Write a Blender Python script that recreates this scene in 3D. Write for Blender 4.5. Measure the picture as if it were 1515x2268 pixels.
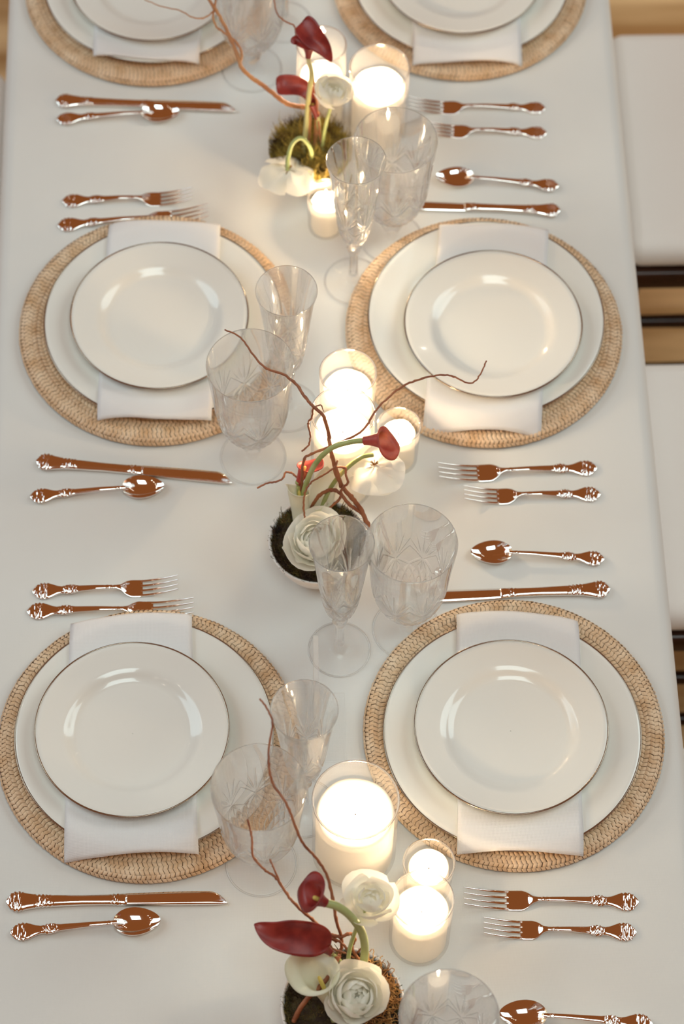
import bpy, math, random
import numpy as np
from mathutils import Vector, Matrix, Quaternion
random.seed(7); rng = np.random.default_rng(7)
R = math.radians
scn = bpy.context.scene
col = scn.collection
for o in list(bpy.data.objects): bpy.data.objects.remove(o)

# ------------------------------------------------------------ camera
IW, IH = 1515, 2268
FPX, DIST, ELEV, ROLL, YAW = 6182.8, 3.20339, R(59.24074), R(1.28262), R(2.65542)
FW = Vector((math.sin(YAW)*math.cos(ELEV), math.cos(YAW)*math.cos(ELEV), -math.sin(ELEV)))
RT0 = Vector((math.cos(YAW), -math.sin(YAW), 0)); UP0 = RT0.cross(FW)
RT = RT0*math.cos(ROLL)+UP0*math.sin(ROLL); UP = -RT0*math.sin(ROLL)+UP0*math.cos(ROLL)
CAM = -FW*DIST
cd = bpy.data.cameras.new('camera'); cam = bpy.data.objects.new('camera', cd); col.objects.link(cam)
M3 = Matrix((RT, UP, -FW)).transposed()
cam.matrix_world = Matrix.Translation(CAM) @ M3.to_4x4()
cd.sensor_fit = 'HORIZONTAL'; cd.sensor_width = 36; cd.lens = FPX/IW*36
cd.clip_start = .05; cd.clip_end = 60
cd.dof.use_dof = True; cd.dof.focus_distance = 2.98; cd.dof.aperture_fstop = 6.5
scn.camera = cam

def at(px, py, z=0.0):
    """world point seen at photo pixel (px,py) on the level plane z"""
    d = FW+RT*((px-IW/2)/FPX)-UP*((py-IH/2)/FPX)
    return CAM+d*((z-CAM.z)/d.z)

# ------------------------------------------------------------ world and lamps
w = bpy.data.worlds.new('room'); scn.world = w; w.use_nodes = True
bg = w.node_tree.nodes['Background']
bg.inputs[0].default_value = (1.0, .31, .085, 1); bg.inputs[1].default_value = .225
def area(name, loc, target, sx, sy, power, color):
    l = bpy.data.lights.new(name, 'AREA'); l.shape = 'RECTANGLE'; l.size = sx; l.size_y = sy
    l.energy = power; l.color = color
    o = bpy.data.objects.new(name, l); col.objects.link(o); o.location = loc
    o.rotation_euler = (Vector(target)-Vector(loc)).to_track_quat('-Z', 'Y').to_euler()
    return o
area('window_light_left', (-3.6, .8, 2.6), (0, .2, 0), 2.6, 2.8, 68, (.68, .92, 1.0))
area('window_light_right', (3.4, 1.0, 3.0), (0, .2, 0), 2.4, 2.6, 71, (.74, .95, .97))
area('pendant_light_overhead', (0.2, -1.3, 4.2), (0, .2, 0), 1.6, 1.6, 45, (.78, .97, .96))
def bulb(name, loc, power, r, color):
    l = bpy.data.lights.new(name, 'POINT'); l.energy = power; l.shadow_soft_size = r; l.color = color
    o = bpy.data.objects.new(name, l); col.objects.link(o); o.location = loc; return o
for k in range(7):
    bulb('string_bulb', (-2.2+.10*k, 2.6-.75*k, 2.7+.06*math.sin(k)), 1.6, .035, (1, .88, .7))
for k in range(5):
    bulb('string_bulb', (1.6+.25*k, 3.2-.5*k, 3.0), 1.6, .035, (1, .88, .7))
bulb('added_floor_fill', (1.15, .80, -.42), 5.0, .08, (1, .85, .62))  # added fill light, no actual lamp there: brightens the floor under the right chairs
scn.view_settings.view_transform = 'Standard'; scn.view_settings.look = 'None'
scn.view_settings.gamma = 1; scn.view_settings.use_curve_mapping = False
scn.view_settings.exposure = 0.0
cy = scn.cycles; cy.max_bounces = 20; cy.transmission_bounces = 16; cy.transparent_max_bounces = 24; cy.diffuse_bounces = 5; cy.glossy_bounces = 6
cy.caustics_refractive = True; cy.caustics_reflective = True

# ------------------------------------------------------------ materials
def nm(name):
    m = bpy.data.materials.new(name); m.use_nodes = True
    nt = m.node_tree; return m, nt, nt.nodes['Principled BSDF']
def setp(b, **k):
    for a, v in k.items(): b.inputs[a.replace('_', ' ')].default_value = v
def noise_color(nt, b, c1, c2, scale, detail=3, lo=.35, hi=.65, rough=.5):
    tc = nt.nodes.new('ShaderNodeTexCoord'); n = nt.nodes.new('ShaderNodeTexNoise')
    n.inputs['Scale'].default_value = scale; n.inputs['Detail'].default_value = detail
    r = nt.nodes.new('ShaderNodeValToRGB')
    r.color_ramp.elements[0].position = lo; r.color_ramp.elements[1].position = hi
    r.color_ramp.elements[0].color = (*c1, 1); r.color_ramp.elements[1].color = (*c2, 1)
    nt.links.new(tc.outputs['Object'], n.inputs['Vector']); nt.links.new(n.outputs['Fac'], r.inputs[0])
    nt.links.new(r.outputs[0], b.inputs['Base Color']); return tc, n, r
def bump(nt, b, tex_out, strength, dist):
    bp = nt.nodes.new('ShaderNodeBump'); bp.inputs['Strength'].default_value = strength
    bp.inputs['Distance'].default_value = dist
    nt.links.new(tex_out, bp.inputs['Height']); nt.links.new(bp.outputs[0], b.inputs['Normal']); return bp
def simple(name, c, rough=.5, metal=0, c2=None, scale=20, bmp=0, bscale=300, **k):
    m, nt, b = nm(name); setp(b, Base_Color=(*c, 1), Roughness=rough, Metallic=metal); setp(b, **k)
    if c2: noise_color(nt, b, c, c2, scale)
    if bmp:
        tc = nt.nodes.new('ShaderNodeTexCoord'); n = nt.nodes.new('ShaderNodeTexNoise')
        n.inputs['Scale'].default_value = bscale; nt.links.new(tc.outputs['Object'], n.inputs['Vector'])
        bump(nt, b, n.outputs['Fac'], bmp, .001)
    return m
def weave(name, c, sc, strength, rough=.85):
    m, nt, b = nm(name); setp(b, Roughness=rough, Sheen_Weight=.15)
    noise_color(nt, b, tuple(x*.97 for x in c), c, 9, 2)
    tc = nt.nodes.new('ShaderNodeTexCoord')
    outs = []
    for d in ('X', 'Y'):
        wv = nt.nodes.new('ShaderNodeTexWave'); wv.wave_type = 'BANDS'; wv.bands_direction = d
        wv.inputs['Scale'].default_value = sc; wv.inputs['Distortion'].default_value = 1.2
        wv.inputs['Detail Scale'].default_value = 1.5
        nt.links.new(tc.outputs['Object'], wv.inputs['Vector']); outs.append(wv)
    mx = nt.nodes.new('ShaderNodeMath'); mx.operation = 'ADD'
    nt.links.new(outs[0].outputs['Fac'], mx.inputs[0]); nt.links.new(outs[1].outputs['Fac'], mx.inputs[1])
    bump(nt, b, mx.outputs[0], strength, .0004); return m
M = {}
M['cloth'] = weave('table_linen', (.76, .77, .74), 260, .12)
M['napkin'] = weave('napkin_linen', (.84, .85, .85), 220, .30)
M['porcelain'] = simple('cream_porcelain', (.87, .88, .825), .12, Coat_Weight=.35, Coat_Roughness=.03)
M['silverrim'] = simple('platinum_rim', (.42, .36, .29), .22, 1)
M['silver'] = simple('polished_silver', (.92, .88, .84), .07, 1)
def rattan():
    m, nt, b = nm('whitewashed_rattan'); setp(b, Roughness=.6)
    noise_color(nt, b, (.66, .42, .22), (.90, .72, .51), 55, 4, .25, .75); return m
M['rattan'] = rattan()
M['rattan_dark'] = simple('rattan_core', (.16, .085, .04), .8)
def wax_mat():
    m, nt, b = nm('white_wax'); setp(b, Base_Color=(.95, .94, .90, 1), Roughness=.45)
    out = nt.nodes['Material Output']; t = nt.nodes.new('ShaderNodeBsdfTranslucent'); t.inputs[0].default_value = (.98, .95, .88, 1)
    mx = nt.nodes.new('ShaderNodeMixShader'); mx.inputs[0].default_value = .5
    nt.links.new(b.outputs[0], mx.inputs[1]); nt.links.new(t.outputs[0], mx.inputs[2]); nt.links.new(mx.outputs[0], out.inputs[0]); return m
M['wax'] = wax_mat()
M['wick'] = simple('charred_wick', (.04, .03, .025), .9)
def emis(name, c, s):
    m, nt, b = nm(name); setp(b, Base_Color=(1, .8, .5, 1), Emission_Color=(*c, 1), Emission_Strength=s); return m
def flame_mat():
    m, nt, b = nm('candle_flame'); nt.nodes.remove(b); out = nt.nodes['Material Output']
    e = nt.nodes.new('ShaderNodeEmission'); e.inputs[0].default_value = (1, .8, .5, 1); e.inputs[1].default_value = 9
    t = nt.nodes.new('ShaderNodeBsdfTransparent'); a = nt.nodes.new('ShaderNodeAddShader')
    nt.links.new(e.outputs[0], a.inputs[0]); nt.links.new(t.outputs[0], a.inputs[1]); nt.links.new(a.outputs[0], out.inputs[0]); return m
M['flame'] = flame_mat()
def edge_fac(nt, base, top, power=4):
    """reflectance of a thin clear wall: same from both sides"""
    lw = nt.nodes.new('ShaderNodeLayerWeight'); lw.inputs[0].default_value = .5
    p = nt.nodes.new('ShaderNodeMath'); p.operation = 'POWER'; p.inputs[1].default_value = power
    a = nt.nodes.new('ShaderNodeMath'); a.operation = 'MULTIPLY_ADD'; a.inputs[1].default_value = top-base; a.inputs[2].default_value = base
    nt.links.new(lw.outputs['Facing'], p.inputs[0]); nt.links.new(p.outputs[0], a.inputs[0]); return a.outputs[0]
def thin_glass():
    m, nt, b = nm('candle_glass'); nt.nodes.remove(b); out = nt.nodes['Material Output']
    tr = nt.nodes.new('ShaderNodeBsdfTransparent'); gl = nt.nodes.new('ShaderNodeBsdfGlossy')
    df = nt.nodes.new('ShaderNodeBsdfTranslucent'); d2 = nt.nodes.new('ShaderNodeBsdfDiffuse')
    gl.inputs['Roughness'].default_value = .02
    df.inputs[0].default_value = (.95, .9, .82, 1); d2.inputs[0].default_value = (.95, .9, .82, 1)
    a = nt.nodes.new('ShaderNodeMixShader'); a.inputs[0].default_value = .5
    nt.links.new(df.outputs[0], a.inputs[1]); nt.links.new(d2.outputs[0], a.inputs[2])
    m1 = nt.nodes.new('ShaderNodeMixShader'); m1.inputs[0].default_value = .10
    nt.links.new(tr.outputs[0], m1.inputs[1]); nt.links.new(a.outputs[0], m1.inputs[2])
    m2 = nt.nodes.new('ShaderNodeMixShader')
    nt.links.new(edge_fac(nt, .03, .55), m2.inputs[0]); nt.links.new(m1.outputs[0], m2.inputs[1]); nt.links.new(gl.outputs[0], m2.inputs[2])
    nt.links.new(m2.outputs[0], out.inputs[0]); return m
M['candleglass'] = thin_glass()
def crystal(name, mix, edge):
    m, nt, b = nm(name); nt.nodes.remove(b); out = nt.nodes['Material Output']
    g = nt.nodes.new('ShaderNodeBsdfGlass'); g.inputs['IOR'].default_value = 1.5; g.inputs['Roughness'].default_value = 0
    tr = nt.nodes.new('ShaderNodeBsdfTransparent'); mx = nt.nodes.new('ShaderNodeMixShader'); mx.inputs[0].default_value = mix
    nt.links.new(tr.outputs[0], mx.inputs[1]); nt.links.new(g.outputs[0], mx.inputs[2])
    gl = nt.nodes.new('ShaderNodeBsdfGlossy'); gl.inputs['Roughness'].default_value = .05
    m2 = nt.nodes.new('ShaderNodeMixShader'); nt.links.new(edge_fac(nt, .015, edge), m2.inputs[0])
    nt.links.new(mx.outputs[0], m2.inputs[1]); nt.links.new(gl.outputs[0], m2.inputs[2]); nt.links.new(m2.outputs[0], out.inputs[0]); return m
M['crystal'] = crystal('cut_crystal', .64, .25)
M['crystal_rim'] = crystal('bright_crystal_rim', .35, .8)
M['crystal_foot'] = crystal('clear_crystal_foot', .07, .45)
M['ceramic'] = simple('white_ceramic', (.84, .82, .78), .3)
def petal_mat(name, c, c2, scale, sss=.25, rough=.5):
    m, nt, b = nm(name); setp(b, Roughness=rough, Subsurface_Weight=sss, Subsurface_Radius=(1, .9, .7), Subsurface_Scale=.006)
    noise_color(nt, b, c, c2, scale, 3)
    if sss > .2:
        b.inputs['Subsurface Weight'].default_value = 0
        out = nt.nodes['Material Output']; t = nt.nodes.new('ShaderNodeBsdfTranslucent'); t.inputs[0].default_value = (*c2, 1)
        mx = nt.nodes.new('ShaderNodeMixShader'); mx.inputs[0].default_value = .38
        nt.links.new(b.outputs[0], mx.inputs[1]); nt.links.new(t.outputs[0], mx.inputs[2]); nt.links.new(mx.outputs[0], out.inputs[0])
    return m
M['white_petal'] = petal_mat('white_petal', (.95, .93, .83), (.98, .97, .90), 40)
M['white_calla'] = petal_mat('white_calla', (.86, .86, .66), (.93, .92, .80), 22)
M['red_calla'] = petal_mat('burgundy_calla', (.17, .012, .014), (.30, .028, .026), 60, .08, .38)
M['red_calla_bright'] = petal_mat('red_calla', (.34, .035, .028), (.50, .075, .055), 70, .15, .5)
M['stem'] = petal_mat('green_stem', (.33, .40, .13), (.50, .56, .25), 30, .1)
M['stem_pale'] = petal_mat('pale_stem', (.52, .50, .20), (.60, .58, .32), 30, .1)
M['spadix'] = simple('yellow_spadix', (.75, .60, .15), .7, bmp=.6, bscale=900)
M['twig'] = simple('willow_bark', (.24, .075, .032), .5, c2=(.42, .16, .07), scale=45, bmp=.5, bscale=400)
M['twig_tan'] = simple('tan_willow_bark', (.40, .16, .06), .55, c2=(.55, .27, .11), scale=30, bmp=.4, bscale=400)
def moss_mat(name, cs):
    m, nt, b = nm(name); setp(b, Roughness=.85)
    tc, n, r = noise_color(nt, b, cs[0], cs[-1], 55, 4, .3, .72)
    for i, c in enumerate(cs[1:-1]):
        e = r.color_ramp.elements.new(.3+.42*(i+1)/(len(cs)-1)); e.color = (*c, 1)
    return m
M['moss'] = moss_mat('green_moss', [(.06, .03, .012), (.18, .13, .025), (.42, .32, .06), (.62, .46, .13)])
M['moss_dark'] = moss_mat('dark_moss', [(.018, .009, .006), (.06, .03, .012), (.10, .09, .015), (.26, .15, .05)])
M['moss_brown'] = moss_mat('curly_brown_moss', [(.12, .045, .012), (.30, .13, .035), (.50, .27, .08), (.62, .38, .15)])
M['soil'] = simple('moss_bed', (.03, .015, .008), .9, c2=(.07, .05, .015), scale=90, bmp=1, bscale=300)
M['darkwood'] = simple('dark_wood_chair', (.022, .008, .005), .22, c2=(.05, .018, .009), scale=14)
M['cushion'] = simple('white_seat_fabric', (.96, .94, .90), .75, bmp=.1, bscale=500)
def floor_mat():
    m, nt, b = nm('polished_wood_floor'); setp(b, Roughness=.3)
    tc, n, r = noise_color(nt, b, (.48, .27, .11), (.92, .66, .36), 1.6, 4)
    mp = nt.nodes.new('ShaderNodeMapping'); mp.inputs['Scale'].default_value = (1, 9, 1)
    nt.links.new(tc.outputs['Object'], mp.inputs[0]); nt.links.new(mp.outputs[0], n.inputs['Vector']); return m
M['floor'] = floor_mat()
M['acrylic'] = None
def acrylic(name, haze):
    m, nt, b = nm(name); nt.nodes.remove(b); out = nt.nodes['Material Output']
    tr = nt.nodes.new('ShaderNodeBsdfTransparent'); gl = nt.nodes.new('ShaderNodeBsdfGlossy'); gl.inputs['Roughness'].default_value = .05
    d = nt.nodes.new('ShaderNodeBsdfDiffuse'); d.inputs[0].default_value = (.9, .9, .88, 1)
    m1 = nt.nodes.new('ShaderNodeMixShader'); m1.inputs[0].default_value = haze
    m2 = nt.nodes.new('ShaderNodeMixShader')
    nt.links.new(tr.outputs[0], m1.inputs[1]); nt.links.new(d.outputs[0], m1.inputs[2])
    nt.links.new(edge_fac(nt, .02, .4), m2.inputs[0]); nt.links.new(m1.outputs[0], m2.inputs[1]); nt.links.new(gl.outputs[0], m2.inputs[2])
    nt.links.new(m2.outputs[0], out.inputs[0]); return m
M['acrylic'] = acrylic('clear_acrylic', .05); M['frosted'] = acrylic('frosted_acrylic', .22)

# ------------------------------------------------------------ mesh helpers
class MB:
    def __init__(s): s.v = []; s.f = []; s.n = 0
    def add(s, v, f):
        v = [tuple(map(float, q)) for q in v]
        s.f += [tuple(i+s.n for i in q) for q in f]; s.v += v; s.n += len(v); return s
    def grid(s, P, cu=False, cv=False):
        """P: array (nu,nv,3)"""
        P = np.asarray(P); nu, nv = P.shape[:2]; f = []
        for i in range(nu if cu else nu-1):
            i2 = (i+1) % nu
            for j in range(nv if cv else nv-1):
                j2 = (j+1) % nv; f.append((i*nv+j, i2*nv+j, i2*nv+j2, i*nv+j2))
        return s.add(P.reshape(-1, 3), f)
    def fan(s, ring, flip=False):
        n = len(ring); c = np.mean(np.asarray(ring), 0)
        f = [(i, (i+1) % n, n) for i in range(n)]
        if flip: f = [q[::-1] for q in f]
        return s.add(list(ring)+[c], f)
    def box(s, x0, x1, y0, y1, z0, z1, b=0):
        if b == 0:
            v = [(x, y, z) for x in (x0, x1) for y in (y0, y1) for z in (z0, z1)]
            return s.add(v, [(0, 1, 3, 2), (4, 6, 7, 5), (0, 4, 5, 1), (2, 3, 7, 6), (0, 2, 6, 4), (1, 5, 7, 3)])
        # softened box: rings of a rounded rectangle
        def rr(ins, z):
            r = max(b-ins, 1e-5)*1.0; o = []
            for (cx, cy, a0) in ((x1-b, y1-b, 0), (x0+b, y1-b, 90), (x0+b, y0+b, 180), (x1-b, y0+b, 270)):
                for k in range(5):
                    a = R(a0+k*22.5); o.append((cx+(b-ins)*math.cos(a), cy+(b-ins)*math.sin(a), z))
            return o
        bz = min(b, (z1-z0)/2); L = []
        for k in range(5):
            a = R(90*k/4); L.append(rr(b*(1-math.sin(a))*.98, z0+bz*(1-math.cos(a))))
        for k in range(5):
            a = R(90*k/4); L.append(rr(b*(1-math.cos(a))*.98, z1-bz*(1-math.sin(a))))
        s.grid(np.array(L), cv=True); s.fan(L[0], True); s.fan(L[-1]); return s
    def tube(s, pts, rad, n=8, cap=True):
        P = [Vector(p) for p in pts]; k = len(P)
        if not hasattr(rad, '__len__'): rad = [rad]*k
        T = [(P[min(i+1, k-1)]-P[max(i-1, 0)]).normalized() for i in range(k)]
        a = Vector((0, 0, 1)) if abs(T[0].z) < .9 else Vector((1, 0, 0))
        U = T[0].cross(a).normalized(); rings = []
        for i in range(k):
            U = (U-T[i]*U.dot(T[i])).normalized(); V = T[i].cross(U)
            rings.append([P[i]+(U*math.cos(2*math.pi*j/n)+V*math.sin(2*math.pi*j/n))*rad[i] for j in range(n)])
        s.grid(np.array([[tuple(q) for q in r] for r in rings]), cv=True)
        if cap: s.fan([tuple(q) for q in rings[0]], True); s.fan([tuple(q) for q in rings[-1]])
        return s
    def lathe(s, prof, n=64, cx=0, cy=0):
        t = np.linspace(0, 2*np.pi, n, endpoint=False); P = []
        for r, z in prof: P.append(np.stack([cx+r*np.cos(t), cy+r*np.sin(t), 0*t+z], -1))
        return s.grid(np.array(P), cv=True)
    def mesh(s, name, m, smooth=True):
        me = bpy.data.meshes.new(name); me.from_pydata(s.v, [], s.f); me.update()
        if smooth: me.shade_smooth()
        me.materials.append(m); return me
    def build(s, name, m, parent=None, smooth=True, loc=None):
        return link(name, s.mesh(name, m, smooth), parent, loc)
def link(name, me, parent=None, loc=None):
    o = bpy.data.objects.new(name, me); col.objects.link(o)
    if parent: o.parent = parent
    if loc is not None: o.location = loc
    return o
def tag(o, label=None, cat=None, group=None, kind=None):
    for k, v in (('label', label), ('category', cat), ('group', group), ('kind', kind)):
        if v: o[k] = v
    return o
def thing(name, loc, label, cat, group=None, rz=0):
    o = bpy.data.objects.new(name, None); col.objects.link(o); o.location = loc; o.rotation_euler = (0, 0, rz)
    o.empty_display_size = .02
    return tag(o, label, cat, group)
def copy_tree(o, parent=None):
    c = o.copy(); col.objects.link(c); c.parent = parent
    for ch in list(o.children): copy_tree(ch, c)
    return c
def spline(pts, m=6):
    P = [np.array(p, float) for p in pts]; P = [2*P[0]-P[1]]+P+[2*P[-1]-P[-2]]; out = []
    for i in range(1, len(P)-2):
        for k in range(m):
            t = k/m; a, b, c, d = P[i-1:i+3]
            out.append(.5*((2*b)+(-a+c)*t+(2*a-5*b+4*c-d)*t*t+(-a+3*b-3*c+d)*t**3))
    out.append(P[-2]); return out
def smoothstep(x, a, b):
    t = np.clip((np.asarray(x, float)-a)/(b-a), 0, 1); return t*t*(3-2*t)

# ------------------------------------------------------------ structure
mb = MB(); mb.box(-4, 4, -4, 5, -.80, -.75)
tag(mb.build('floor', M['floor'], smooth=False), 'polished tan wooden floor seen between the chairs', kind='structure')

# ------------------------------------------------------------ table and cloth
XL, XR, YN, YF = -.405, .364, -1.5, 1.9
tb = thing('dining_table', ((XL+XR)/2, (YN+YF)/2, -.75), 'long narrow dining table wholly covered by the white tablecloth', 'table')
hw, hl = (XR-XL)/2, (YF-YN)/2
MB().box(-hw+.012, hw-.012, -hl+.012, hl-.012, .715, .7455).build('tabletop', M['darkwood'], tb, False)
for sx in (-1, 1):
    for sy in (-1, 0, 1):
        mb = MB(); x, y = sx*(hw-.08), sy*(hl-.1); mb.box(x-.025, x+.025, y-.025, y+.025, 0, .715); mb.build('leg', M['darkwood'], tb, False)
# cloth: top sheet rolling over a soft edge into a drop with slow folds
def cloth():
    nu = 300; ys = np.linspace(YN, YF, nu)
    prof = [(XL-.022, -.70), (XL-.017, -.45), (XL-.011, -.2), (XL-.006, -.06), (XL-.003, -.018), (XL+.0005, -.006), (XL+.006, -.001)]
    nx = 110
    for x in np.linspace(XL+.014, XR-.014, nx): prof.append((x, 0))
    prof += [(XR-.006, -.001), (XR-.0005, -.006), (XR+.003, -.018), (XR+.0045, -.06), (XR+.006, -.2), (XR+.007, -.45), (XR+.009, -.70)]
    P = np.zeros((nu, len(prof), 3))
    for j, (x, z) in enumerate(prof):
        side = -1 if x < XL+.003 else (1 if x > XR-.003 else 0)
        dep = max(0, -z)
        fold = side*dep*.006*(np.sin(ys*9+side)+.6*np.sin(ys*21+2)) if side else 0*ys
        P[:, j, 0] = x+fold; P[:, j, 1] = ys
        P[:, j, 2] = z if side or z < 0 else .00025*np.sin(x*23+ys*5)+.0002*np.sin(ys*17-x*9)-.0005
    # end drops
    top = MB(); top.grid(P)
    for (y, sg) in ((YN, -1), (YF, 1)):
        e = np.array([[(x, y+sg*(.003+dz*.03), z-dz if z-dz > -.7 else -.70) for (x, z) in prof[5:-5]] for dz in (0, .01, .1, .4, .69)])
        top.grid(e)
    o = top.build('tablecloth', M['cloth'])
    so = o.modifiers.new('thickness', 'SOLIDIFY'); so.thickness = .0012; so.offset = -1
    return o
tag(cloth(), 'plain white linen tablecloth covering the long table and hanging over its sides', 'tablecloth')

# ------------------------------------------------------------ chairs
def make_chair():
    t = thing('dining_chair', (0, 0, 0), '', 'chair', 'white-seated dark chairs along the table')
    MB().box(-.20, .20, -.193, .193, .43, .478, .022).build('seat_cushion', M['cushion'], t)
    mb = MB(); mb.box(-.205, .205, -.198, .198, .395, .431, .006); mb.build('seat_frame', M['darkwood'], t)
    for sx in (-1, 1):
        for sy in (-1, 1):
            top = .395 if sx < 0 else .92
            pts = [(sx*.185+(.04 if sx > 0 else 0), sy*.185, 0), (sx*.188, sy*.183, .25), (sx*.188, sy*.183, .42)]
            if sx > 0: pts += [(.20, sy*.183, .65), (.235, sy*.18, .92)]
            MB().tube(spline(pts, 4), [.013]*((len(pts)-1)*4+1), 10).build('leg', M['darkwood'], t)
    for z in (.18, .30):
        for sy in (-1, 1): MB().tube([(-.19, sy*.184, z), (-.06, sy*.184, z), (.06, sy*.184, z), (.19, sy*.184, z)], [.009, .0105, .0105, .009], 8).build('stretcher', M['darkwood'], t)
    for x in (-.19, .19): MB().tube([(x, -.184, .24), (x, .184, .24)], .009, 8).build('stretcher', M['darkwood'], t)
    for z, x in ((.58, .194), (.84, .225), (.91, .234)): MB().tube([(x, -.183, z), (x+.012, 0, z), (x, .183, z)], .010, 8).build('back_rail', M['darkwood'], t)
    for k in range(5):
        y = -.12+.06*k; MB().tube([(.203, y, .58), (.235, y, .84)], .007, 8).build('spindle', M['darkwood'], t)
    return t
ch = make_chair()
for i, (x, y, rz, lab) in enumerate([(.602, .752, 0, 'white-seated dark chair at the top right corner'), (.586, .194, 0, 'white-seated dark chair beside the middle right place setting'),
        (.580, -.362, 0, 'white-seated dark chair barely showing beside the lower right place setting'), (-.640, .700, math.pi, 'grey-white chair seat just visible at the top left behind the table edge')]):
    c = ch if i == 0 else copy_tree(ch)
    c.location = (x, y, -.75); c.rotation_euler = (0, 0, rz); c['label'] = lab

# ------------------------------------------------------------ chargers
RINGS = [(.1185, .0085), (.1245, .0090), (.1305, .0095), (.1360, .0100), (.1415, .0105), (.1470, .0112), (.1522, .0118), (.1570, .0118), (.1612, .0100), (.1640, .0065)]
def ring_meshes():
    out = []
    for k, (r, z) in enumerate(RINGS):
        outer = k >= len(RINGS)-2; pr = .0030
        nwr = int(round(2*np.pi*r/.0052)); mb = MB()
        n = nwr*3; core = MB()
        # normal tilt of this ring (faces up inside, outwards at the rim)
        tilt = {len(RINGS)-2: R(48), len(RINGS)-1: R(78)}.get(k, R(4))
        if k == len(RINGS)-3: tilt = R(18)
        er = np.array([math.cos(tilt), -math.sin(tilt)]); en = np.array([math.sin(tilt), math.cos(tilt)])
        for i in range(nwr):
            a0 = 2*np.pi*(i+.5*(k % 2))/nwr; da = 2*np.pi/nwr
            jit = rng.normal(0, .05); hz = rng.normal(0, .00015)
            g = np.zeros((5, 5, 3))
            for u in range(5):
                for v in range(5):
                    uu = (u/4-.5)*.90; vv = (v/4-.5)*1.08
                    h = .0017*(1-(2*uu)**4*.9)*math.cos(vv*2.6)+hz-.0004
                    a = a0+da*(uu+.45*vv*(1 if k % 2 else -1)*.8+jit*.4)
                    rr, zz = r+er[0]*vv*2*pr*.98+en[0]*h, z+er[1]*vv*2*pr*.98+en[1]*h
                    g[u, v] = (rr*math.cos(a), rr*math.sin(a), zz)
            mb.grid(g)
        core.lathe([(r+er[0]*q*pr+en[0]*(-.0006), z+er[1]*q*pr+en[1]*(-.0006)) for q in (-1.05, 0, 1.05)], 128)
        out.append((mb.mesh('rattan_coil', M['rattan']), core.mesh('coil_core', M['rattan_dark'])))
    return out
RM = ring_meshes()
def make_charger():
    t = thing('charger_plate', (0, 0, 0), '', 'charger', 'woven rattan chargers')
    b = MB(); b.lathe([(.0005, .0065), (.118, .0068), (.150, .0078), (.158, .0068), (.1635, .0052), (.160, .0042), (.150, .0042), (.124, .0040), (.114, .0008), (.0005, .0008)], 96)
    b.build('woven_base', M['rattan_dark'], t)
    for a, c in RM:
        o = link('rattan_coil', a, t); link('coil_core', c, o)
    return t
# ------------------------------------------------------------ plates
def plate_prof(rw, rr, zr, zw):   # well radius, rim radius, rim height, well height
    p = [(.0004, zw), (rw*.9, zw), (rw*.97, zw+.0006), (rw*1.05, zw+.004)]
    r0 = rw*1.12; z0 = zw+.0065*(zr/.016)
    p += [(r0, z0)]
    for k in range(1, 7):
        q = k/6; p.append((r0+(rr-r0)*q, z0+(zr-z0)*(q**1.15)))
    p += [(rr+.0006, zr-.0006), (rr, zr-.0016)]
    for k in range(5, -1, -1):
        q = k/6; p.append((r0+(rr-r0)*q, z0-.0030+(zr-z0-.0008)*(q**1.15)))
    p += [(rw*.99, zw-.0015), (rw*.86, 0), (rw*.80, 0), (rw*.78, zw-.003), (.0004, zw-.003)]
    return p
def make_plate(kind):
    rw, rr, zr, zw = ((.093, .1393, .0150, .0045) if kind == 'dinner' else (.066, .1040, .0175, .0045))
    t = thing(kind+'_plate', (0, 0, 0), '', 'plate')
    MB().lathe(plate_prof(rw, rr, zr, zw), 128).build('plate_body', M['porcelain'], t)
    b = MB(); tt = [(rr+.0007+.0010*math.cos(a), zr-.0004+.0010*math.sin(a)) for a in np.linspace(0, 2*np.pi, 9)]
    b.lathe(tt, 160); tag(b.build('rim_band', M['silverrim'], t), 'thin dark silver rim line')
    return t, (rw, rr, zr, zw)
chg = make_charger(); dp, dpar = make_plate('dinner'); sp, spar = make_plate('salad')
dprof = plate_prof(*dpar)[:13]
DR = [p[0] for p in dprof]; DZ = [p[1] for p in dprof]
ZC = .0090    # top of the charger's flat bed: the dinner plate's foot
def under(r):          # height of what a napkin lies on, at radius r from the plate's centre
    zp = np.interp(r, DR, DZ)+ZC
    zc = np.interp(r, [.13, .157, .166, .175], [.0125, .0140, .0075, .0018])
    f = smoothstep(r, .1400, .1640)
    return zp*(1-f)+zc*f
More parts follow.
